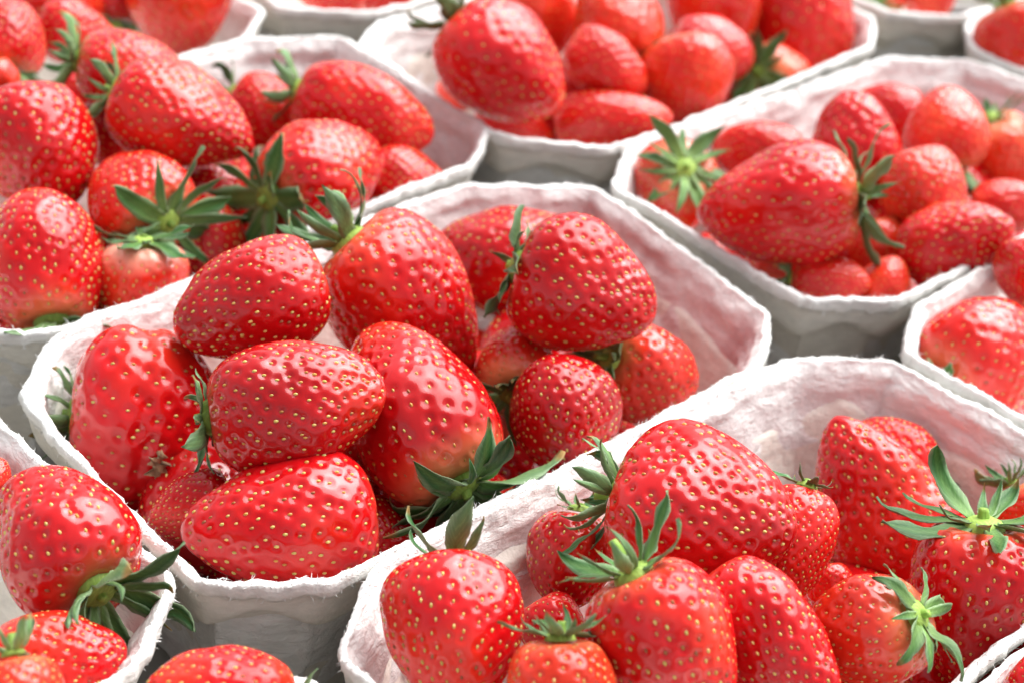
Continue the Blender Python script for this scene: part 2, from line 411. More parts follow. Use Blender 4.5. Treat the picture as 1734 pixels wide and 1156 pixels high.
def build_tray(key, seed):
    c, ang = tray_xy(key)
    X, Nn, t, dc = outline(key, *((410, 2.4) if key in 'ABCDEG' else (280, 1.7)))
    M = len(t)
    pr = np.array(PROF)
    o, z, ins = pr[:, 0:1] * 1e-3, pr[:, 1:2] * 1e-3, pr[:, 2:3]
    n = len(pr)
    tt = np.tile(t, (n, 1))
    plen = np.concatenate([[0], np.cumsum(np.linalg.norm(np.diff(pr[:, :2], axis=0), axis=1))])[:, None] * 1e-3
    per = t[-1] + t[1]
    ca, sa = np.cos(2 * np.pi * tt / per) * per / 6.283, np.sin(2 * np.pi * tt / per) * per / 6.283
    def nz(ft, fz, sd, oc=3):
        q = np.stack([(ca * ft).ravel(), (sa * ft).ravel(), np.broadcast_to(plen * fz, tt.shape).ravel()], 1)
        return fbm(q, sd + seed * 31, oc).reshape(tt.shape)
    O = np.broadcast_to(o, tt.shape).copy()
    Z = np.broadcast_to(z, tt.shape).copy()
    I = np.broadcast_to(ins, tt.shape)
    depth = np.clip(-Z / 0.012, 0, 1)
    # whole rim sways up and down and in and out
    one = np.zeros(M)
    sway = fbm(np.stack([ca[0] * 22, sa[0] * 22, one], 1), 5 + seed, 2)
    rag = fbm(np.stack([ca[0] * 190, sa[0] * 190, one], 1), 9 + seed, 3)
    rag2 = fbm(np.stack([ca[0] * 700, sa[0] * 700, one], 1), 19 + seed, 2)
    top = 1 - np.clip(-Z / 0.030, 0, 1)
    rim = np.clip(1 - np.abs(Z + 0.0015) / 0.005, 0, 1)
    Z += top * sway * 0.0008 + rim * (rag * 0.00045 + rag2 * 0.00045)
    O += top * fbm(np.stack([ca[0] * 18, sa[0] * 18, one + 3], 1), 15 + seed, 2) * 0.0009 + rim * (np.roll(rag, 40) * 0.0004 + np.roll(rag2, 9) * 0.0004)
    # crumpled inside: long folds parallel to the rim and broad dents
    wall = I * np.clip((Z + 0.058) / 0.006, 0, 1)
    O += wall * (nz(30, 230, 1) * 0.0015 + nz(60, 60, 2) * 0.0010) * np.clip(depth * 1.6, 0.12, 1)
    O += wall * nz(150, 420, 4) * 0.00045
    # torn lower edge of the outer lip
    lip = np.exp(-((pr[:, 1:2] + 3.6) / 0.9) ** 2) * (pr[:, 2:3] < .65)
    Z += lip * (nz(260, 1, 6, 2) * 0.0009)
    # outside: upper band proud of the wall below, its lower edge scalloped at the corners
    arch = np.where(dc < 1.25, -0.0150 + 0.0064 * np.exp(-(dc / 0.50) ** 2), -0.0150)
    arch = arch + np.where(dc > 1.25, np.clip((dc - 1.25) / 2.0, 0, 1) * 0.0035, 0)
    w_ = np.ones(7) / 7
    arch = sum(wi * np.roll(arch, k) for wi, k in zip(w_, range(-3, 4)))
    out = (I < 0.25) & (Z < -0.004)
    step = 1 / (1 + np.exp((Z - arch[None]) / 0.00045))
    O -= np.where(out, step * 0.0036, 0)
    O += np.where(out, nz(70, 70, 11) * 0.0003, 0)
    P = np.empty((n, M, 3))
    P[:, :, :2] = X[None] + O[:, :, None] * Nn[None]
    P[:, :, 2] = Z + RIM_Z
    P[-4:, :, 2] = np.clip(P[-4:, :, 2], 0.0004, None)
    F = grid_faces(n, M)
    Vv = P.reshape(-1, 3)
    # close the floor, inside and underneath
    ci, co = len(Vv), len(Vv) + 1
    Vv = np.vstack([Vv, [(0, 0, RIM_Z - 0.0565)], [(0, 0, 0.0004)]])
    j = np.arange(M)
    Fi = np.stack([np.full(M, ci), (j + 1) % M, j, j], 1)
    Fo = np.stack([np.full(M, co), (n - 1) * M + j, (n - 1) * M + (j + 1) % M, (n - 1) * M + j], 1)
    insA = np.concatenate([I.ravel(), [1, 0]])
    uv = np.stack([tt.ravel(), np.broadcast_to(plen, tt.shape).ravel()], 1)
    uv = np.vstack([uv, [(0, 0)], [(0, 0)]])
    zz = pr[:, 1:2]
    stain = np.clip((-zz - 1.2) / 3.0, 0, 1) * (pr[:, 2:3] > .95) * STAIN[key] * (0.22 + 0.78 * np.clip((X[None, :, 0] / S - .35) / .5, 0, 1))
    stain = np.concatenate([stain.ravel(), [1, 0]])
    root = bpy.data.objects.new('pulp_tray', None)
    col.objects.link(root)
    root.location = (c[0], c[1], 0)
    root.rotation_euler = (0, 0, ang)
    tag(root, TRAYS[key][5], 'tray', 'pulp trays set edge to edge')
    Fq = F
    me = mesh_from('tray_shell', Vv, Fq, M_PULP, attrs={'inside': ('FLOAT', insA), 'stain': ('FLOAT', stain)}, uv=uv, uv_period=per)
    link('tray_shell', me, root)
    fl = mesh_from('tray_floor', np.vstack([P[0], [(0, 0, RIM_Z - 0.0565)]]), np.stack([np.full(M, M), j, (j + 1) % M], 1), M_PULP)
    link('tray_floor', fl, root)
    # torn fibres standing on the rim
    r2 = np.random.default_rng(seed + 100)
    nf = 1500 if key in 'ABGEDC' else 300
    k = r2.integers(0, M, nf)
    row = r2.choice([21, 22, 23, 24, 25, 28, 29, 30], nf)
    base = P[row, k]
    dirs = np.empty((nf, 3))
    tang = np.stack([-Nn[k][:, 1], Nn[k][:, 0]], 1)
    out_s = np.where(row > 26, 1.0, r2.uniform(-.7, .9, nf))
    dirs[:, :2] = Nn[k] * out_s[:, None] + tang * r2.normal(0, .8, nf)[:, None]
    dirs[:, 2] = np.where(row > 26, r2.uniform(-1.1, .1, nf), r2.uniform(.2, 1.1, nf))
    dirs /= np.linalg.norm(dirs, axis=1)[:, None]
    ln = r2.uniform(.0003, .0011, nf)[:, None] * np.where(r2.random(nf) < .08, 1.8, 1)[:, None]
    wd = r2.uniform(.00006, .00016, nf)[:, None]
    side = np.cross(dirs, r2.normal(0, 1, (nf, 3))); side /= np.linalg.norm(side, axis=1)[:, None]
    up2 = np.cross(side, dirs)
    bend = r2.normal(0, .45, (nf, 3)) * ln
    b0 = base - dirs * 0.0002
    mid = base + dirs * ln * .55
    tip = base + dirs * ln + bend
    FV = np.stack([b0 - side * wd, b0 + side * wd, b0 + up2 * wd * 1.4, mid - side * wd * .7, mid + side * wd * .7, mid + up2 * wd, tip], 1).reshape(-1, 3)
    tri = np.array([(0, 1, 4), (0, 4, 3), (1, 2, 5), (1, 5, 4), (2, 0, 3), (2, 3, 5), (3, 4, 6), (4, 5, 6), (5, 3, 6)])
    FF = (np.arange(nf)[:, None, None] * 7 + tri[None]).reshape(-1, 3)
    fz = mesh_from('torn_fibres', FV, FF, M_PULP, attrs={'inside': ('FLOAT', np.ones(len(FV))), 'stain': ('FLOAT', np.zeros(len(FV)))})
    tag(link('torn_fibres', fz, root), kind='stuff')


for si, k_ in enumerate(TRAYS):
    build_tray(k_, si + 1)

# ------------------------------------------------------------------ strawberries: what and where
# (tray, centre x, y and width in photo pixels, length/width, direction of the tip in the picture (deg, 90 = up),
#  tip towards the viewer (deg), starting height of the centre over the rim (mm), ripeness tint, pale neck, taper, calyx, label)
# the pixel gives a direction; the distance is found below from the berries, floor and walls each one rests against
SPECS = []


def B(tray, cx, cy, w, ratio, ang, tilt, z, tint, neck, taper, calyx, label, **kw):
    SPECS.append(dict(tray=tray, cx=cx, cy=cy, w=w * (1.15 if tray in 'FJKLM' else 1.11 if tray == 'C' else 1.04), ratio=ratio, ang=ang, tilt=tilt, z=z, tint=tint, neck=neck, taper=taper, calyx=calyx, label=label, **kw))


def cal(n=10, ln=.42, el=.1, curl=.6, stem=0., pale=0., wd=.34, keep=1.0):
    return dict(n=n, ln=ln, el=el, curl=curl, stem=stem, pale=pale, wd=wd, keep=keep)


# --- tray A
B('A', 425, 511, 196, 1.36, 200, 10, 14, .25, .0, 0.14, None, 'egg-shaped red strawberry lying on the back wall, above the grooved lumpy one')
B('A', 690, 512, 236, 1.30, -46, -6, 6, .35, .1, .30, cal(9, .50, .5, .8, .1, .3), 'strawberry with upright curled sepals standing on the rim, pointed end downward')
B('A', 702, 692, 244, 1.40, 122, -24, 4, .30, .5, 0.14, cal(13, .58, .25, -1.1, .0, .0, .36), 'strawberry with pale neck and thick drooping bunch of dark sepals')
B('A', 500, 690, 216, 1.39, 6, 5, 14, .15, .0, 0.12, cal(8, .38, .0, .3, wd=.42), 'dark red oblong strawberry with rows of pits, lying across the middle of its heap')
B('A', 244, 712, 300, .84, -4, 5, -4, .45, .1, .02, cal(9, .26, .2, .4), 'lumpy strawberry with a deep groove, against the white corner wall', lump=1)
B('A', 476, 890, 238, 1.36, 188, 12, -2, .30, .0, 0.26, None, 'wide glossy strawberry pressed against the cut front corner of its tray')
B('A', 868, 445, 200, 1.42, 172, 0, -4, .15, .0, 0.2, None, 'shaded strawberry lying in the back corner behind a berry with side sepals')
B('A', 988, 489, 208, 1.20, -18, 0, 16, .20, .0, 0.2, cal(8, .40, .0, .35, .0, .0, .46), 'heart-shaped red strawberry on top of its heap beside the pink-stained end wall')
B('A', 1098, 634, 152, 1.25, -22, -42, -6, .75, .2, .14, cal(9, .62, .25, .9, .15, .6), 'light red strawberry half under a heart-shaped one, behind the round crimson one')
B('A', 960, 706, 184, 1.08, -78, 35, 4, .05, .0, 0.2, None, 'small round dark crimson strawberry near the tray rim')
B('A', 872, 618, 132, 1.20, 80, -52, -12, .70, .6, .16, cal(8, .60, .4, .2, .0, .6), 'pale-necked strawberry sunk between two larger ones, grey-green sepals raised')
B('A', 800, 848, 120, 1.20, 10, 0, -22, .10, .0, .19, None, 'dark strawberry hidden under the drooping bunch of sepals')
B('A', 326, 862, 118, 1.25, 200, 0, -18, .20, .0, .19, None, 'small strawberry wedged below the grooved lumpy one')
B('A', 636, 905, 118, 1.25, -30, 5, -17, .30, .0, .16, None, 'strawberry tip poking out beside the wide glossy one')
# --- tray B
B('B', 765, 1074, 240, 1.14, -92, 20, 4, .45, .0, 0.2, cal(8, .44, .35, .6, wd=.4, keep=.45), 'round bright strawberry close in the clean white corner of its tray')
B('B', 1188, 870, 268, 1.16, -12, 8, 18, .40, .0, 0.2, cal(11, .40, .3, .7, .1, .0, .30), 'biggest blunt strawberry, one broad pink shine on its top')
B('B', 968, 945, 150, 1.10, -100, 0, -10, .15, .0, .08, cal(7, .3, .1, .6), 'small dark strawberry beneath the calyx of the biggest blunt one')
B('B', 940, 1068, 112, 1.15, -60, 0, -16, .40, .0, .19, None, 'little strawberry in the gap beside a thick green stalk')
B('B', 952, 1182, 182, 1.12, -88, -8, 10, .85, .2, .16, cal(9, .45, .15, .5, .1, .3), 'orange-red strawberry with narrow dark sepals hanging over its shoulder')
B('B', 1138, 1098, 238, 1.26, -62, -12, 8, .50, .1, 0.24, cal(9, .50, .45, .6, .22, .4, .28), 'strawberry with a long thick green stalk and curling sepals')
B('B', 1302, 1088, 182, 1.70, -50, 8, 2, .50, .0, .24, None, 'long tapering strawberry lying aslant below the biggest blunt one')
B('B', 1341, 922, 130, 1.56, -104, 15, 8, .60, .0, .16, cal(5, .35, .0, .4), 'narrow upright strawberry squeezed beside the biggest blunt one')
B('B', 1484, 844, 214, 1.42, 118, 10, -12, .35, .0, .30, None, 'cone-shaped strawberry pointing up, leaning on the inner wall')
B('B', 1462, 1072, 194, 1.12, 200, -28, 2, .80, .45, .16, cal(10, .50, .1, -.7, .0, .8, .36), 'pale orange strawberry with hairy light green calyx at its side')
B('B', 1655, 1024, 246, 1.20, -94, -18, -2, .25, .0, .24, cal(12, .54, .0, .45, .0, .4, .28), 'big strawberry capped by a flat spreading star of sepals, pointed end down')
B('B', 1742, 872, 96, 1.15, -60, 0, -12, .80, .6, .16, cal(8, .55, .3, .6, .0, .3), 'pale strawberry whose sepals touch the flat spreading star')
B('B', 1510, 772, 128, 1.20, 140, 0, -14, .55, .0, .16, cal(6, .45, .4, .8), 'strawberry half hidden behind the cone-shaped one')
B('B', 1408, 1000, 80, 1.20, -80, 0, -20, .60, .0, .19, None, 'scrap of strawberry deep between the narrow upright and pale orange ones')
# --- tray C
B('C', 1320, 348, 186, 1.36, 186, 5, 12, .50, .3, 0.2, cal(12, .58, .1, .2, .0, .4), 'large ridged strawberry lying sideways with star calyx at its end')
B('C', 1442, 246, 148, 1.12, 100, 10, 6, .45, .0, 0.16, None, 'round pink-shining strawberry behind the large ridged one')
B('C', 1284, 258, 100, 1.42, 170, 0, -6, .50, .0, 0.2, None, 'strawberry peeking over the back of the large ridged one')
B('C', 1566, 334, 132, 1.18, -70, 10, 2, .75, .0, 0.2, None, 'smooth orange-red strawberry below a cluster of dark upright sepals')
B('C', 1620, 408, 130, 1.38, 20, 10, 2, .45, .0, 0.2, None, 'pink-shining strawberry resting beside the rim, next to the star calyx')
B('C', 1706, 352, 86, 1.30, 10, 0, -6, .60, .0, .19, None, 'strawberry lying against the tray side behind the pink-shining one')
B('C', 1500, 190, 98, 1.25, 160, 0, -10, .45, .0, .19, None, 'strawberry at the foot of the bare inner back wall')
B('C', 1602, 218, 122, 1.10, 95, -10, -2, .70, .3, 0.18, cal(9, .50, .6, .3), 'strawberry with cluster of dark upright sepals in front of it')
B('C', 1700, 258, 112, 1.12, -70, -20, -6, .75, .8, .16, cal(8, .45, .1, .4, .0, .6), 'whitish-necked strawberry near the side wall with pale sepals')
B('C', 1142, 318, 136, 1.10, -120, -62, -10, .75, .5, .16, cal(11, .60, -.05, -.2, .0, 1.0, .32), 'strawberry showing its pale green calyx face on')
B('C', 1408, 477, 80, 1.50, -5, 0, -12, .65, .2, .16, cal(8, .75, .2, .5, .0, .5), 'small strawberry with sepals spread, low behind the cut front corner')
B('C', 1496, 482, 84, 1.15, 60, 0, -14, .60, .0, .19, None, 'small strawberry low in the front corner beside one with spread sepals')
B('C', 1490, 424, 92, 1.15, -80, 0, -10, .80, .2, .19, None, 'orange strawberry directly below the star calyx')
# --- tray D
B('D', 1664, 612, 204, 1.20, 30, -45, 0, .60, .12, .16, cal(8, .28, .5, .2, .0, .4), 'bright strawberry showing three short upright sepals at its lower side')
B('D', 1744, 462, 112, 1.15, -80, 0, 0, .50, .0, .19, None, 'dark-sided strawberry against the inner wall, behind the bright one')
# --- tray E
B('E', 62, 252, 196, 1.14, -75, 15, 10, .45, .0, 0.12, None, 'strawberry streaked with lines of shine, standing next to a dark gap')
B('E', 74, 443, 206, 1.18, 98, -25, 4, .40, .2, .05, cal(8, .56, .5, -.4, .0, .3, .34), 'strawberry whose sepals hang over the tray rim')
B('E', 308, 204, 182, 1.38, -22, 8, 14, .40, .0, 0.28, cal(8, .33, .3, .8, .0, .6), 'pointed strawberry with withered pale sepals, on top of its heap')
B('E', 240, 335, 166, 1.10, 138, -50, -2, .65, .3, .06, cal(10, .76, .1, .0, .0, .6, .30), 'strawberry with large light-centred star of sepals spread in front')
B('E', 456, 198, 128, 1.18, -30, 5, 0, .40, .0, 0.22, cal(7, .45, .4, .7), 'strawberry between two pointed ones, low sepals behind it')
B('E', 614, 196, 152, 1.58, -20, 5, 4, .45, .0, 0.16, cal(7, .40, .5, .6), 'long rounded strawberry next to the stained end wall')
B('E', 548, 294, 190, 1.36, 24, -38, 2, .45, .1, 0.22, cal(10, .60, .15, .05, .0, .2, .34), 'broad strawberry with dark star calyx at its lower end')
B('E', 690, 312, 110, 1.30, -10, 0, -10, .55, .0, .19, None, 'strawberry lying low under the long rounded one')
B('E', 238, 486, 146, 1.10, -94, -15, -6, .70, .8, .16, cal(10, .58, -.05, .1, .0, .2), 'strawberry with whitish neck under a flat green calyx')
B('E', 352, 412, 138, 1.15, -40, 0, -18, .10, .0, .19, None, 'dark strawberry down in the gap under both star calyxes')
B('E', 362, 325, 104, 1.20, 20, 0, -14, .25, .0, .19, None, 'strawberry squeezed below the pointed one with withered sepals')
B('E', 222, 122, 142, 1.30, -10, 5, 2, .40, .3, .14, cal(9, .50, .2, .6, .0, .5), 'strawberry with yellowish calyx behind the pointed withered-sepal one')
B('E', 130, 58, 100, 1.35, -15, 0, -4, .40, .0, .19, None, 'strawberry half covered by dark sepals at the heap edge')
B('E', 14, 62, 120, 1.10, 90, -20, 0, .50, .2, .16, cal(9, .55, .1, .3, .0, .4), 'strawberry with blurred upright star of green sepals')
B('E', 2, 136, 62, 1.10, -60, 0, -8, .80, .0, .19, None, 'orange strawberry edge behind the streaked one')
B('E', 172, 226, 104, 1.15, -70, 0, -20, .15, .0, .16, None, 'dark strawberry deep in the gap beside the streaked one')
B('E', 150, 160, 90, 1.15, 20, 0, -16, .20, .0, .16, None, 'shaded strawberry between the streaked one and the withered-sepal one')
# --- tray J, K, L, M
B('J', 306, 0, 152, 1.10, -80, 10, 4, .75, .0, .08, cal(8, .4, .2, .4), 'smooth orange-red strawberry against the rim corner of its blurred tray')
B('J', 88, -2, 118, 1.30, -10, 0, 2, .50, .0, .19, None, 'pinkish blurred strawberry beside smooth orange-red one')
B('J', 190, -14, 96, 1.10, 95, -20, 0, .40, .0, .16, cal(9, .55, .1, .3), 'blurred strawberry with dark green sepals next to smooth orange-red one')
B('K', 560, -22, 96, 1.20, 170, 0, -4, .60, .0, .19, None, 'far blurred strawberry just over a tray rim')
B('K', 660, -32, 104, 1.20, -10, 0, -4, .60, .0, .16, cal(8, .55, .1, .4), 'far blurred strawberry trailing green sepals over a tray rim')
B('L', 1572, -14, 92, 1.15, -80, 0, -4, .70, .0, .19, None, 'orange blurred strawberry in the far shaded corner')
B('L', 1488, -10, 80, 1.10, 60, -60, -6, .60, .5, .16, cal(10, .6, -.1, -.1, .0, .9), 'blurred pale green calyx of a far strawberry')
B('M', 1730, 84, 130, 1.15, -70, 0, 4, .65, .1, .08, cal(6, .62, .55, .7, .1, .2, .2), 'strawberry with two long dark raised sepals before the white wall')
# --- tray F
B('F', 852, 112, 172, 1.24, -42, 8, 14, .40, .0, 0.26, cal(9, .42, .2, .6), 'huge tilted blurred strawberry with dark sepals at its upper end')
B('F', 912, 22, 118, 1.15, -60, 0, 2, .55, .0, .15, None, 'pale pink blurred strawberry behind the huge tilted one')
B('F', 1044, 28, 134, 1.10, 100, -10, 6, .90, .3, 0.16, cal(9, .42, -.2, -.3), 'orange blurred strawberry with dark calyx hanging below')
B('F', 1026, 112, 98, 1.40, -30, 0, -2, .50, .0, 0.22, None, 'blurred strawberry beneath the orange one with hanging calyx')
B('F', 994, 146, 84, 1.20, 40, 0, -12, .60, .0, .19, None, 'strawberry low between the huge tilted one and its neighbour')
B('F', 1166, 138, 130, 1.08, -80, 12, 6, .55, .0, 0.2, None, 'round strawberry with orange tip in front of a pink one')
B('F', 1202, 92, 112, 1.15, -20, 0, 4, .45, .0, .15, None, 'pink strawberry with two dark specks on top')
B('F', 1212, 18, 140, 1.15, -80, 5, 4, .60, .0, 0.2, None, 'plain red blurred strawberry behind the pink one with dark specks')
B('F', 1356, 48, 160, 1.26, -84, 8, 6, .60, .0, .16, None, 'tall red blurred strawberry hanging tip down beside the empty tray corner')
B('F', 1320, 134, 100, 1.15, -20, -55, -6, .70, .5, .16, cal(10, .60, .1, .4, .0, .9), 'strawberry with bright green calyx before the tall red one')
B('F', 1036, 202, 88, 2.05, 2, 5, -2, .80, .2, 0.2, None, 'long orange-ended strawberry lying along the rim')
B('F', 868, 212, 66, 1.90, -18, 0, -10, .45, .0, 0.2, None, 'slim strawberry lying low along the rim under the huge one')
B('F', 774, 156, 56, 1.10, -60, 0, -12, .60, .0, .19, None, 'little round strawberry beside the white wall under the huge one')
# --- tray G, H, N
B('G', 108, 912, 242, 1.14, 122, -38, 8, .40, .1, 0.14, cal(11, .62, .55, .2, .0, .3, .28), 'round strawberry with a big fan of sepals below it')
B('G', 92, 1138, 190, 1.28, 15, 5, 2, .35, .0, .19, None, 'soft-focus strawberry below the fan of sepals')
B('G', 36, 1186, 138, 1.10, -80, 5, 12, .85, .3, .08, cal(7, .55, .5, .5, .2, .7), 'orange soft-focus strawberry with upright pale stalk and sepals')
B('G', -16, 812, 70, 1.15, 60, 0, -4, .50, .0, .16, cal(6, .4, .2, .4), 'strawberry edge with one dark sepal behind the round fan one')
B('H', 372, 1196, 196, 1.30, 176, 10, 2, .50, .0, 0.18, cal(7, .32, .5, .5), 'soft-focus strawberry alone inside a rim tip')
B('N', 1766, 1166, 110, 1.15, -40, 0, -6, .40, .0, .19, None, 'strawberry just showing beyond the rim next to the big star-capped one')


# ------------------------------------------------------------------ find each berry's distance
def ray(px, py):
    d = FWD + RIGHT * ((px - W_PX / 2) / F_PX) - UP * ((py - H_PX / 2) / F_PX)
    return d                        # depth 1 along FWD


def profile(th, k):
    """radius (max 1) and place along the axis (0 calyx .. 1 tip) for th in 0..pi"""
    g = np.linspace(0, np.pi, 400)
    f = lambda t: np.sin(t) ** (0.76 + 1.3 * k * (1 - np.cos(t)) / 2) * (1 + k * 1.05 * np.cos(t)) * (1 + 0.08 * np.cos(t - 0.9))
    return f(th) / f(g).max(), (1 - np.cos(th)) / 2


for i, s in enumerate(SPECS):
    d = ray(s['cx'], s['cy'])
    s['ray'] = d
    zc = RIM_Z + s['z'] * 1e-3
    s['t'] = (zc - CAM[2]) / d[2]
    view = d / np.linalg.norm(d)
    rt = np.cross(view, UP); rt /= np.linalg.norm(rt)
    up = np.cross(rt, view)
    a, tl = math.radians(s['ang']), math.radians(s['tilt'])
    s['axis'] = (rt * math.cos(a) + up * math.sin(a)) * math.cos(tl) - view * math.sin(tl)

NB = len(SPECS)
SS = np.array([0.55, 1.0, 1.5, 2.0, 2.5])
rad, offs = [], []
for s in SPECS:
    r_, p_ = profile(SS, s['taper'])
    rad.append(0.5 * r_ * 0.93)
    offs.append((p_ - 0.5) * s['ratio'])
rad, offs = np.array(rad), np.array(offs)
rays = np.array([s['ray'] for s in SPECS])
axes = np.array([s['axis'] for s in SPECS])
wpx = np.array([s['w'] for s in SPECS]) / F_PX
T = np.array([s['t'] for s in SPECS])
T0 = T.copy()
fr = {k: tray_xy(k) for k in TRAYS}
tc_ = np.array([fr[s['tray']][0] for s in SPECS]); ta_ = np.array([fr[s['tray']][1] for s in SPECS])
own = np.repeat(np.arange(NB), 5)
tk = np.array([s['tray'] for s in SPECS])
same_b = own[:, None] == own[None, :]
diff_t = tk[own][:, None] != tk[own][None, :]


def energy_forces(T):
    Wm = wpx * T
    C = CAM + rays * T[:, None]
    P = (C[:, None, :] + axes[:, None, :] * (offs * Wm[:, None])[:, :, None]).reshape(-1, 3)
    R = (rad * Wm[:, None]).ravel()
    D = P[:, None, :] - P[None, :, :]
    L = np.sqrt((D ** 2).sum(-1)) + 1e-9
    pen = np.clip(R[:, None] + R[None, :] - L, 0, None)
    pen[same_b] = 0
    dirr = rays / np.linalg.norm(rays, axis=1)[:, None]
    # push along each berry's own ray; the deepest contact leads
    g = (D / L[..., None] * dirr[own][:, None, :]).sum(-1)
    # contacts that look sideways to the ray still part in depth, nearer one forward
    F = (pen * g).reshape(NB, 5, NB * 5).sum((1, 2))
    Du = P[:, None, :] - UND[None]
    Lu = np.sqrt((Du ** 2).sum(-1)) + 1e-9
    pu = np.clip(R[:, None] + UNDER_W * .46 - Lu, 0, None)
    F += (pu * (Du / Lu[..., None] * dirr[own][:, None, :]).sum(-1)).reshape(NB, -1).sum(1)
    # floor
    low = np.clip(RIM_Z - 0.0555 + R - P[:, 2], 0, None)
    F += (low * dirr[own][:, 2]).reshape(NB, 5).sum(1)
    # walls
    rel = P[:, :2] - tc_[own]
    ca, sa = np.cos(ta_[own]), np.sin(ta_[own])
    lu = rel[:, 0] * ca + rel[:, 1] * sa; lv = -rel[:, 0] * sa + rel[:, 1] * ca
    du = dirr[own][:, 0] * ca + dirr[own][:, 1] * sa; dv = -dirr[own][:, 0] * sa + dirr[own][:, 1] * ca
    inset = 0.0035 + np.clip(RIM_Z - P[:, 2], -0.01, 0.06) * 0.2
    below = np.clip((RIM_Z + 0.004 - P[:, 2]) / 0.006, 0, 1)
    wu = (np.clip(np.abs(lu) + R - (S - inset), 0, None)) * below
    wv = (np.clip(np.abs(lv) + R - (S * HB - inset - np.where((tk[own] == 'B') & (lv < 0), .011, 0)), 0, None)) * below
    F -= ((wu * np.sign(lu) * du + wv * np.sign(lv) * dv)).reshape(NB, 5).sum(1) * 0.8
    return F, pen


# berries of the bottom layers, lying on the tray floors
UNDER = {'A': [(-.62, -.22), (-.60, .22), (-.22, -.24), (-.24, .20), (.16, -.22), (.14, .22), (.48, -.18), (.46, .24)],
         'B': [(-.62, -.22), (-.60, .22), (-.22, -.24), (-.24, .20), (.14, -.20), (.12, .22), (.42, -.24), (.45, .05)],
         'C': [(-.62, -.22), (-.60, .22), (-.22, -.24), (-.24, .20), (.16, -.22), (.14, .22), (.50, -.20), (.48, .22)],
         'E': [(-.62, -.22), (-.60, .22), (-.22, -.24), (-.24, .20), (.16, -.22), (.14, .22), (.50, -.22), (.46, .18)],
         'F': [(-.55, -.24), (-.24, -.22), (-.2, .2), (.16, -.22), (.14, .22), (.50, -.20), (.48, .22)],
         'D': [(-.58, 0.2)]}
UNDER_W = 0.034
under, under_tray = [], []
for k_, pts in UNDER.items():
    c_, a_ = fr[k_]
    for (u_, v_) in pts:
        u_, v_ = u_ * S + rng.normal(0, .0015), v_ * S + rng.normal(0, .0015)
        under_tray.append(k_); under.append((c_[0] + u_ * math.cos(a_) - v_ * math.sin(a_), c_[1] + u_ * math.sin(a_) + v_ * math.cos(a_), RIM_Z - 0.0560 + UNDER_W * .5))
UPPER = {'A': [(-.66, .02), (-.36, -.02), (-.06, .02), (.24, 0), (.50, .04)], 'B': [(-.40, .0), (-.05, .0)],
         'C': [(-.60, -.02), (-.28, 0), (.04, .02), (.36, 0)], 'E': [(-.40, .0), (-.04, 0), (.30, 0)], 'F': [(-.12, 0), (.20, 0), (.52, 0)]}
for k_, pts in UPPER.items():
    c_, a_ = fr[k_]
    for (u_, v_) in pts:
        u_, v_ = u_ * S + rng.normal(0, .0015), v_ * S + rng.normal(0, .0015)
        under_tray.append(k_); under.append((c_[0] + u_ * math.cos(a_) - v_ * math.sin(a_), c_[1] + u_ * math.sin(a_) + v_ * math.cos(a_), RIM_Z - 0.0235))
UND = np.array(under)

for it in range(900):
    F_, pen_ = energy_forces(T)
    T = T + np.clip(F_ * 0.10 + (T0 - T) * 0.004, -0.0012, 0.0012)
for s, t in zip(SPECS, T):
    s['W'] = s['w'] / F_PX * t
    s['C'] = CAM + s['ray'] * t



# ------------------------------------------------------------------ strawberry builder
def frame(axis, spin):
    z = np.array(axis) / np.linalg.norm(axis)
    x = np.cross([0.3, 0.2, 1.0], z); x /= np.linalg.norm(x)
    y = np.cross(z, x)
    c, s_ = math.cos(spin), math.sin(spin)
    return np.stack([x * c + y * s_, -x * s_ + y * c, z], 1)


def berry_shape(th, ph, sp_, seed):
    """undimpled surface in metres, calyx end at the origin, tip along +z"""
    W, Lr = sp_['W'], sp_['ratio']
    r, p = profile(th, sp_['taper'])
    rs = np.random.default_rng(seed)
    a1, a2, a3 = rs.uniform(0, 6.28, 3)
    k2, k3 = rs.uniform(.02, .065), rs.uniform(.012, .045)
    rr = r * 0.5 * W * (1 + k2 * np.cos(2 * ph + a1) + k3 * np.cos(3 * ph + a2 + 2 * p))
    x, y, z = rr * np.cos(ph), rr * np.sin(ph), p * Lr * W
    # tip leans, shoulders roll in round the calyx
    lean = rs.uniform(-.05, .05, 2) * W
    x = x + lean[0] * p ** 2; y = y + lean[1] * p ** 2
    z = z + 0.10 * W * np.exp(-(r / 0.42) ** 2) * (p < .3)
    P = np.stack([x, y, z], -1)
    q = P.reshape(-1, 3) / W
    n1 = fbm(q * 2.1 + seed * 3.7, seed, 2).reshape(r.shape)
    cen = np.stack([np.zeros_like(z), np.zeros_like(z), np.full_like(z, 0.5 * Lr * W)], -1)
    P = P + (P - cen) * (n1 * 0.080)[..., None] * np.sin(th)[..., None]
    if sp_.get('lump'):
        gro = np.exp(-((p - 0.50 - 0.05 * np.cos(ph)) / 0.075) ** 2) * 0.05 + np.exp(-((np.cos(ph - 4.3) - 1) / 0.05) ** 2) * 0.035 * np.sin(th)
        P = P - (P - cen) * gro[..., None]
    return P


def normals_of(f, th, ph):
    e = 1e-3
    du = f(th + e, ph) - f(th - e, ph)
    dv = f(th, ph + e) - f(th, ph - e)
    n_ = np.cross(du, dv)
    return n_ / (np.linalg.norm(n_, axis=-1)[..., None] + 1e-12)


def tint_of(t):
    stops = np.array([(0.38, 0.002, 0.004), (0.60, 0.005, 0.007), (0.74, 0.045, 0.014)])
    return stops[0] + (stops[1] - stops[0]) * t * 2 if t < .5 else stops[1] + (stops[2] - stops[1]) * (t * 2 - 1)


_oct = None


POOL = {}


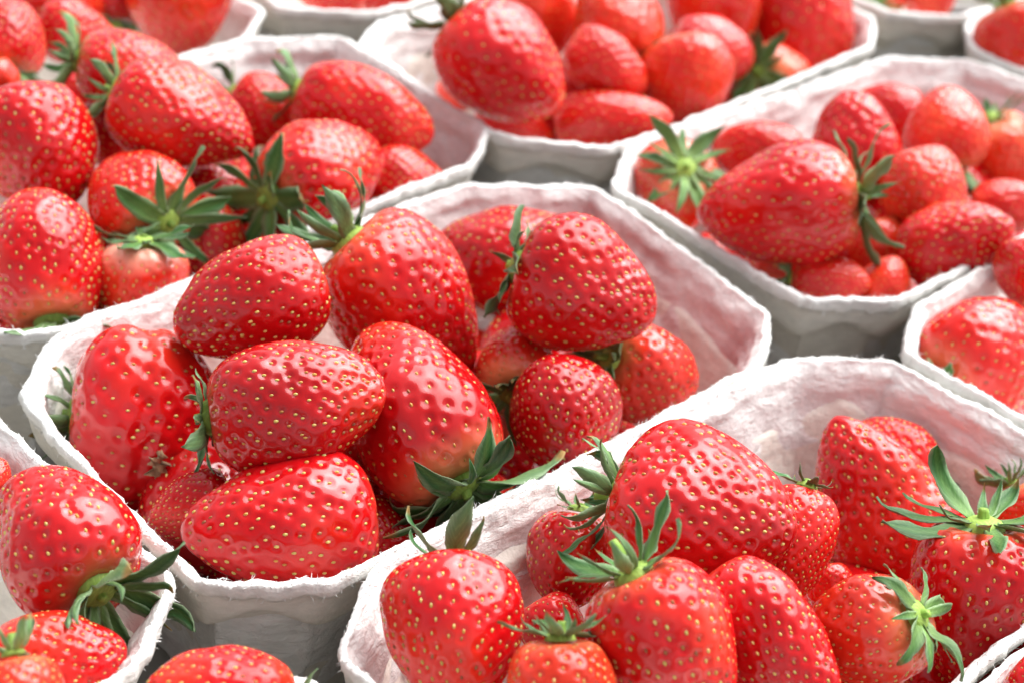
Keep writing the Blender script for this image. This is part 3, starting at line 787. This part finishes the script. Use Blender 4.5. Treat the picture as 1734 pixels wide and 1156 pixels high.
def build_berry(sp_, idx):
    seed = 11 + idx * 7
    rs = np.random.default_rng(seed)
    W, Lr = sp_['W'], sp_['ratio']
    tray = sp_['tray']
    hero = tray in 'AB' and sp_['w'] > 120 or (tray in 'EG' and sp_['w'] > 180)
    far = sp_['cy'] < 260 and tray in 'CFJKLM' or sp_['w'] < 100
    nt, npn = (124, 194) if hero else ((76, 118) if far else (92, 142))
    root = bpy.data.objects.new('strawberry', None)
    col.objects.link(root)
    Rm = frame(sp_['axis'], rs.uniform(0, 6.28))
    base = sp_['C'] - sp_['axis'] * (0.5 * Lr * W)
    Mx = Matrix.Identity(4)
    for i in range(3):
        for j in range(3):
            Mx[i][j] = Rm[i, j]
        Mx[i][3] = base[i]
    root.matrix_world = Mx
    tag(root, sp_['label'], 'strawberry', sp_.get('group', 'strawberries heaped in the trays'))

    f = lambda th, ph: berry_shape(th, ph, sp_, seed)
    if far:     # small in the picture: share one of a few shapes, stretched to this berry's size
        pk = (round(sp_['tint'] * 3), round(min(Lr, 1.5) * 3), sp_['neck'] > .4)
        if pk in POOL:
            for ch, w0, l0 in POOL[pk]:
                c2 = ch.copy(); c2.parent = root; col.objects.link(c2)
                c2.scale = (W / w0, W / w0, W * Lr / (w0 * l0))
            build_calyx(sp_, root, f, rs)
            return root
    # seed places: spiral rows of nearly even spacing
    n_s = int(sp_.get('n', rs.uniform(265, 360)) * (0.55 + 0.45 * Lr) * (1.0 if W > .024 else .85) * (.75 if far else 1 if hero else .88))
    g = np.linspace(0.02, np.pi - 0.02, 600)
    rg, pg = profile(g, sp_['taper'])
    arc = np.concatenate([[0], np.cumsum(np.hypot(np.diff(rg * .5), np.diff(pg * Lr)))])
    dens = rg * np.gradient(arc, g) * (1 + 0.55 * pg ** 2)
    cum = np.concatenate([[0], np.cumsum((dens[1:] + dens[:-1]) / 2)]); cum /= cum[-1]
    k = (np.arange(n_s) + .5) / n_s
    sth = np.interp(k * 0.94 + 0.052, cum, g)
    sph = np.arange(n_s) * 2.399963 + rs.uniform(0, 6.28)
    sph = sph + rs.normal(0, .046, n_s) / np.clip(np.sin(sth), .2, 1); sth = sth + rs.normal(0, .019, n_s)
    SP = f(sth, sph)
    SN = normals_of(f, sth, sph)
    sgn = np.sign((SN * (SP - np.array([0, 0, .5 * Lr * W]))).sum(-1)); SN *= sgn[:, None]
    area = 2 * np.pi * W * W * np.trapz(rg * .5 * np.gradient(arc, g), g)
    spc = math.sqrt(area / n_s)
    # body grid
    th = np.linspace(0.0005, np.pi - 0.0005, nt)
    ph = np.linspace(0, 2 * np.pi, npn, endpoint=False)
    TH, PH = np.meshgrid(th, ph, indexing='ij')
    P = f(TH, PH)
    Nn = normals_of(f, np.clip(TH, .01, np.pi - .01), PH)
    sg = np.sign((Nn * (P - np.array([0, 0, .5 * Lr * W]))).sum(-1)); Nn = Nn * sg[..., None]
    Pf, Nf = P.reshape(-1, 3), Nn.reshape(-1, 3)
    d2 = np.clip((Pf ** 2).sum(1)[:, None] + (SP ** 2).sum(1)[None] - 2 * Pf @ SP.T, 0, None)
    q = np.sqrt(np.partition(d2, 1, axis=1)[:, :2]) / spc
    near = d2.argmin(1)
    pit_k = rs.uniform(.65, 1.25, n_s)
    depthk = rs.uniform(.12, .16) * (1.1 if far else 1)
    pit = -depthk * spc * pit_k[near] * np.exp(-(q[:, 0] / 0.32) ** (3.2 if hero else 2.6)) * np.clip(1.1 - sp_['neck'] * (TH.ravel() < .8), .2, 1)
    swell = 0.012 * spc * np.clip((q[:, 0] + q[:, 1]) / 1.2, 0, 1)
    Pf = Pf + Nf * (pit + swell)[:, None]
    # own colour: ripeness, pale neck, patches
    r_, p_ = profile(TH.ravel(), sp_['taper'])
    c0 = tint_of(sp_['tint'])
    patch = fbm(Pf / W * 1.7 + seed, seed + 5, 2)
    colr = np.tile(c0, (len(Pf), 1)) * (1 + 0.26 * patch[:, None])
    orange = np.array((0.78, 0.13, 0.03))
    mo = np.clip(patch * .9 - .15, 0, .5) * (.3 + sp_['tint'])
    colr += (orange - colr) * (mo * .5)[:, None]
    pale = np.array((0.86, 0.38, 0.17)) if sp_['neck'] < .7 else np.array((0.84, 0.50, 0.36))
    nk = np.clip(1 - (p_ - 0.02) / (0.08 + 0.24 * sp_['neck']) + patch * .25, 0, 1) ** 1.3 * (0.12 + 0.88 * sp_['neck'])
    colr += (pale - colr) * nk[:, None]
    me = mesh_from('flesh', Pf, grid_faces(nt, npn), M_FLESH, attrs={'tint': ('FLOAT_COLOR', np.hstack([colr, np.ones((len(colr), 1))]))})
    fo = link('flesh', me, root)
    # seeds: small flattened drops set in the pits, pointed along the berry
    tz = np.array([0, 0, 1.0]) - SN * SN[:, 2:3]; tz /= np.linalg.norm(tz, axis=1)[:, None] + 1e-9
    tx = np.cross(tz, SN)
    if far:
        ring = [(0, 0, .34), (.32, 0, 0), (0, .55, 0), (-.32, 0, 0), (0, -.55, 0)]
        tri = [(0, 1, 2), (0, 2, 3), (0, 3, 4), (0, 4, 1)]
    else:
        ring = [(0, .02, .36)] + [(.2 * math.cos(a), .34 * math.sin(a), .27) for a in np.arange(6) * 1.0472] + \
               [(.34 * math.cos(a) * (1 - .25 * math.sin(a)), .58 * math.sin(a), 0) for a in np.arange(6) * 1.0472]
        tri = [(0, 1 + i, 1 + (i + 1) % 6) for i in range(6)]
        for i in range(6):
            j = (i + 1) % 6
            tri += [(1 + i, 7 + i, 7 + j), (1 + i, 7 + j, 1 + j)]
    ring, tri = np.array(ring), np.array(tri)
    sz = min(spc * 0.33, 0.00105) * rs.uniform(.85, 1.12, n_s)
    ctr = SP - SN * (depthk * spc * .95 * pit_k)[:, None]
    SV = ctr[:, None] + sz[:, None, None] * (tx[:, None] * ring[None, :, 0:1] + tz[:, None] * ring[None, :, 1:2] + SN[:, None] * ring[None, :, 2:3])
    SF = (np.arange(n_s)[:, None, None] * len(ring) + tri[None]).reshape(-1, 3)
    so = tag(link('seeds', mesh_from('seeds', SV.reshape(-1, 3), SF, M_SEED), root), kind='stuff')
    if far:
        POOL[pk] = [(fo, W, Lr), (so, W, Lr)]
    # calyx
    build_calyx(sp_, root, f, rs)
    return root


# ------------------------------------------------------------------ sepals
def sepal_mesh(ln, wd, el, curl, pale, rs):
    """a thin pointed leaf: base at the origin, growing along +x, upper side +z"""
    n, m = 13, 5
    s = np.linspace(0, 1, n)
    shape = (0.42 + 1.5 * s) * (1 - s) ** (0.9 + rs.uniform(-.1, .25))
    half = wd * 0.5 * shape / shape.max() * (1 + rs.normal(0, .05, n))
    half[-1] = wd * .008
    kink = rs.normal(0, .16, n); kink = (kink + np.roll(kink, 1)) / 2
    hook = rs.uniform(-.2, 1.1) * np.clip((s - .6) / .4, 0, 1) ** 2 * (1 if curl > 0 else -1)
    ang = el + curl * s ** 1.2 + kink + hook
    x = np.concatenate([[0], np.cumsum(np.cos(ang[1:] * .5 + ang[:-1] * .5))]) * ln / (n - 1)
    z = np.concatenate([[0], np.cumsum(np.sin(ang[1:] * .5 + ang[:-1] * .5))]) * ln / (n - 1)
    side = rs.normal(0, .14) * ln
    twist = rs.normal(0, .6)
    w = np.linspace(-1, 1, m)
    fold = rs.uniform(-.15, .55)
    wave = rs.uniform(0, 6.28, 2)
    V, Cc = [], []
    top = np.array((0.022, 0.088, 0.028)) * rs.uniform(.8, 1.3); und = np.array((0.13, 0.22, 0.11)); light = np.array((0.24, 0.36, 0.13)); edge = np.array((0.34, 0.42, 0.28)); dry = np.array((0.30, 0.17, 0.07))
    brown = rs.random() < .35
    for layer in (0, 1):
        for i in range(n):
            for j in range(m):
                y = half[i] * w[j]
                h = abs(y) * fold + y * twist * s[i] + (abs(w[j]) > .7) * math.sin(s[i] * 11 + wave[0 if w[j] < 0 else 1]) * wd * .10 - (abs(w[j]) < .1) * wd * .035
                nx, nz_ = -math.sin(ang[i]), math.cos(ang[i])
                t = h - layer * max(ln * .009, .00009)
                V.append((x[i] + nx * t, y + side * s[i] ** 2, z[i] + nz_ * t))
                c = (top if layer == 0 else und)
                c = c + (light - c) * min(1, (1 - s[i]) ** 2.6 * (.40 + .6 * pale) + pale * .22)
                if abs(w[j]) > .9:
                    c = c + (edge - c) * .55
                if abs(w[j]) < .1:
                    c = c + (light - c) * .25
                if brown and s[i] > .88:
                    c = c + (dry - c) * .8
                Cc.append((*c, 1))
    F = []
    q = n * m
    for i in range(n - 1):
        for j in range(m - 1):
            a = i * m + j
            F.append((a, a + m, a + m + 1, a + 1)); F.append((q + a, q + a + 1, q + a + m + 1, q + a + m))
        a, b = i * m, i * m + m - 1
        F.append((a, q + a, q + a + m, a + m)); F.append((b, b + m, q + b + m, q + b))
    for j in range(m - 1):
        F.append((j, j + 1, q + j + 1, q + j)); e = (n - 1) * m + j
        F.append((e, q + e, q + e + 1, e + 1))
    return mesh_from('sepal', V, F, M_LEAF, attrs={'tint': ('FLOAT_COLOR', Cc)})


def lathe(rows, seg):
    a = np.arange(seg) * 2 * np.pi / seg
    V = np.concatenate([np.stack([x + r * np.cos(a), y + r * np.sin(a), np.full(seg, z)], 1) for r, x, y, z in rows])
    return V, grid_faces(len(rows), seg)


def build_calyx(sp_, root, f, rs):
    W = sp_['W']
    c = sp_['calyx']
    if not c:
        return
    zc = 0.10 * W - 0.002
    hub_r = 0.13 * W
    rows = [(hub_r * 1.15, 0, 0, -hub_r * .25), (hub_r, 0, 0, hub_r * .12), (hub_r * .62, 0, 0, hub_r * .30), (hub_r * .2, 0, 0, hub_r * .34), (hub_r * .01, 0, 0, hub_r * .34)]
    V, F = lathe(rows, 12)
    g = np.array((0.30, 0.42, 0.12, 1))
    cx = link('calyx', mesh_from('calyx', V, F, M_LEAF, attrs={'tint': ('FLOAT_COLOR', np.tile(g, (len(V), 1)))}), root)
    cx.matrix_local = Matrix.Translation((0, 0, zc)) @ Matrix.Rotation(math.pi, 4, 'X')
    sl = c['stem'] * W if c['stem'] else rs.uniform(.03, .09) * W
    b1, b2 = rs.uniform(-.25, .25, 2) * sl
    sr_ = max(.0009, .035 * W)
    rows = [(sr_ * (1.25 - .35 * u), b1 * u * u, b2 * u * u, hub_r * .25 + sl * u) for u in (0, .25, .5, .75, 1)] + [(sr_ * .02, b1, b2, hub_r * .25 + sl)]
    V, F = lathe(rows, 10)
    link('stem', mesh_from('stem', V, F, M_LEAF, attrs={'tint': ('FLOAT_COLOR', np.tile((0.27, 0.40, 0.11, 1), (len(V), 1)))}), cx)
    n = c['n'] + 2
    a0 = rs.uniform(0, 6.28)
    for i in range(n):
        inner = i % 2
        if rs.random() > c['keep']:
            continue
        ln = c['ln'] * W * (1.0 if not inner else .82) * rs.uniform(.82, 1.15)
        wd = ln * c['wd'] * (.88 if not inner else .55) * rs.uniform(.85, 1.15)
        el = c['el'] + rs.normal(0, .20) + (.12 if inner else 0)
        curl = c['curl'] + rs.normal(0, .35)
        az = a0 + i * 2 * math.pi / n + rs.normal(0, .13)
        o = link('sepal', sepal_mesh(ln, wd, el, curl, c['pale'], rs), cx)
        o.matrix_local = Matrix.Rotation(az, 4, 'Z') @ Matrix.Translation((hub_r * .75, 0, hub_r * (.06 + .1 * inner)))


for i, s in enumerate(SPECS):
    build_berry(s, i)

# bottom layers: four shapes, copied
UNDER_NAMES = {'A': 'the heap of the grooved lumpy berry', 'B': 'the heap of the biggest blunt berry', 'C': 'the heap of the large ridged sideways berry',
               'D': 'the berry with three short sepals', 'E': 'the heap with two star calyxes', 'F': 'the heap of the huge tilted berry'}
protos = []
for i, p in enumerate(under):
    yaw, tip = rng.uniform(0, 6.28), rng.uniform(-.3, .3)
    ax = np.array([math.cos(yaw) * math.cos(tip), math.sin(yaw) * math.cos(tip), math.sin(tip)])
    Lr = 1.12
    if i < 4:
        sp_ = dict(W=UNDER_W * .96, ratio=Lr, taper=.10, tray='D', w=110, cy=500, cx=0, tint=(.2, .3, .4, .5)[i], neck=.1, calyx=None, axis=ax, C=np.array(p),
                   label='')
        o = build_berry(sp_, 200 + i)
        protos.append(o)
    else:
        src = protos[i % 4]
        o = src.copy()
        col.objects.link(o)
        Rm = frame(ax, rng.uniform(0, 6.28))
        base = np.array(p) - ax * (.5 * Lr * UNDER_W * .96)
        o.matrix_world = Matrix([[*Rm[r_], base[r_]] for r_ in range(3)] + [[0, 0, 0, 1]])
        for ch in src.children:
            c2 = ch.copy()
            c2.parent = o
            col.objects.link(c2)
    wh = UNDER_NAMES[under_tray[i]]
    tag(o, 'bottom-layer strawberry mostly hidden below ' + wh, 'strawberry', 'strawberries at the bottom below ' + wh)

# ------------------------------------------------------------------ a dry scrap lying on the grooved berry
bpy.context.view_layer.update()
dg = bpy.context.evaluated_depsgraph_get()
d_ = ray(268, 786)
hit, loc, nor, *_r = scene.ray_cast(dg, Vector(CAM), Vector(d_ / np.linalg.norm(d_)))
if hit:
    n, m = 13, 4
    s_ = np.linspace(0, 1, n)
    Vd = []
    for lay in (0, 1):
        for i in range(n):
            for j in range(m):
                w = (j / (m - 1) - .5) * .0030 * (0.35 + math.sin(3.0 * s_[i] + .1)) * (1 + .5 * math.sin(i * 2.1))
                Vd.append((w + .0007 * math.sin(i * 1.3), (s_[i] - .5) * .0078 + .0005 * math.sin(j * 3 + i), .0006 + .0008 * math.sin(i * 1.9 + j * 2.2) + lay * -.00035))
    q = n * m
    Fd = []
    for i in range(n - 1):
        for j in range(m - 1):
            a = i * m + j
            Fd += [(a, a + 1, a + m + 1, a + m), (q + a, q + a + m, q + a + m + 1, q + a + 1)]
        a, b = i * m, i * m + m - 1
        Fd += [(a, a + m, q + a + m, q + a), (b, q + b, q + b + m, b + m)]
    o = link('dry_leaf_scrap', mesh_from('dry_leaf_scrap', Vd, Fd, M_DRY))
    zz = np.array(nor); yy = UP - zz * (UP @ zz); yy /= np.linalg.norm(yy); xx = np.cross(yy, zz)
    o.matrix_world = Matrix([[xx[k], yy[k], zz[k], loc[k] + zz[k] * .0003] for k in range(3)] + [[0, 0, 0, 1]])
    tag(o, 'crumpled dry brown scrap of leaf stuck on the grooved lumpy strawberry', 'leaf scrap')
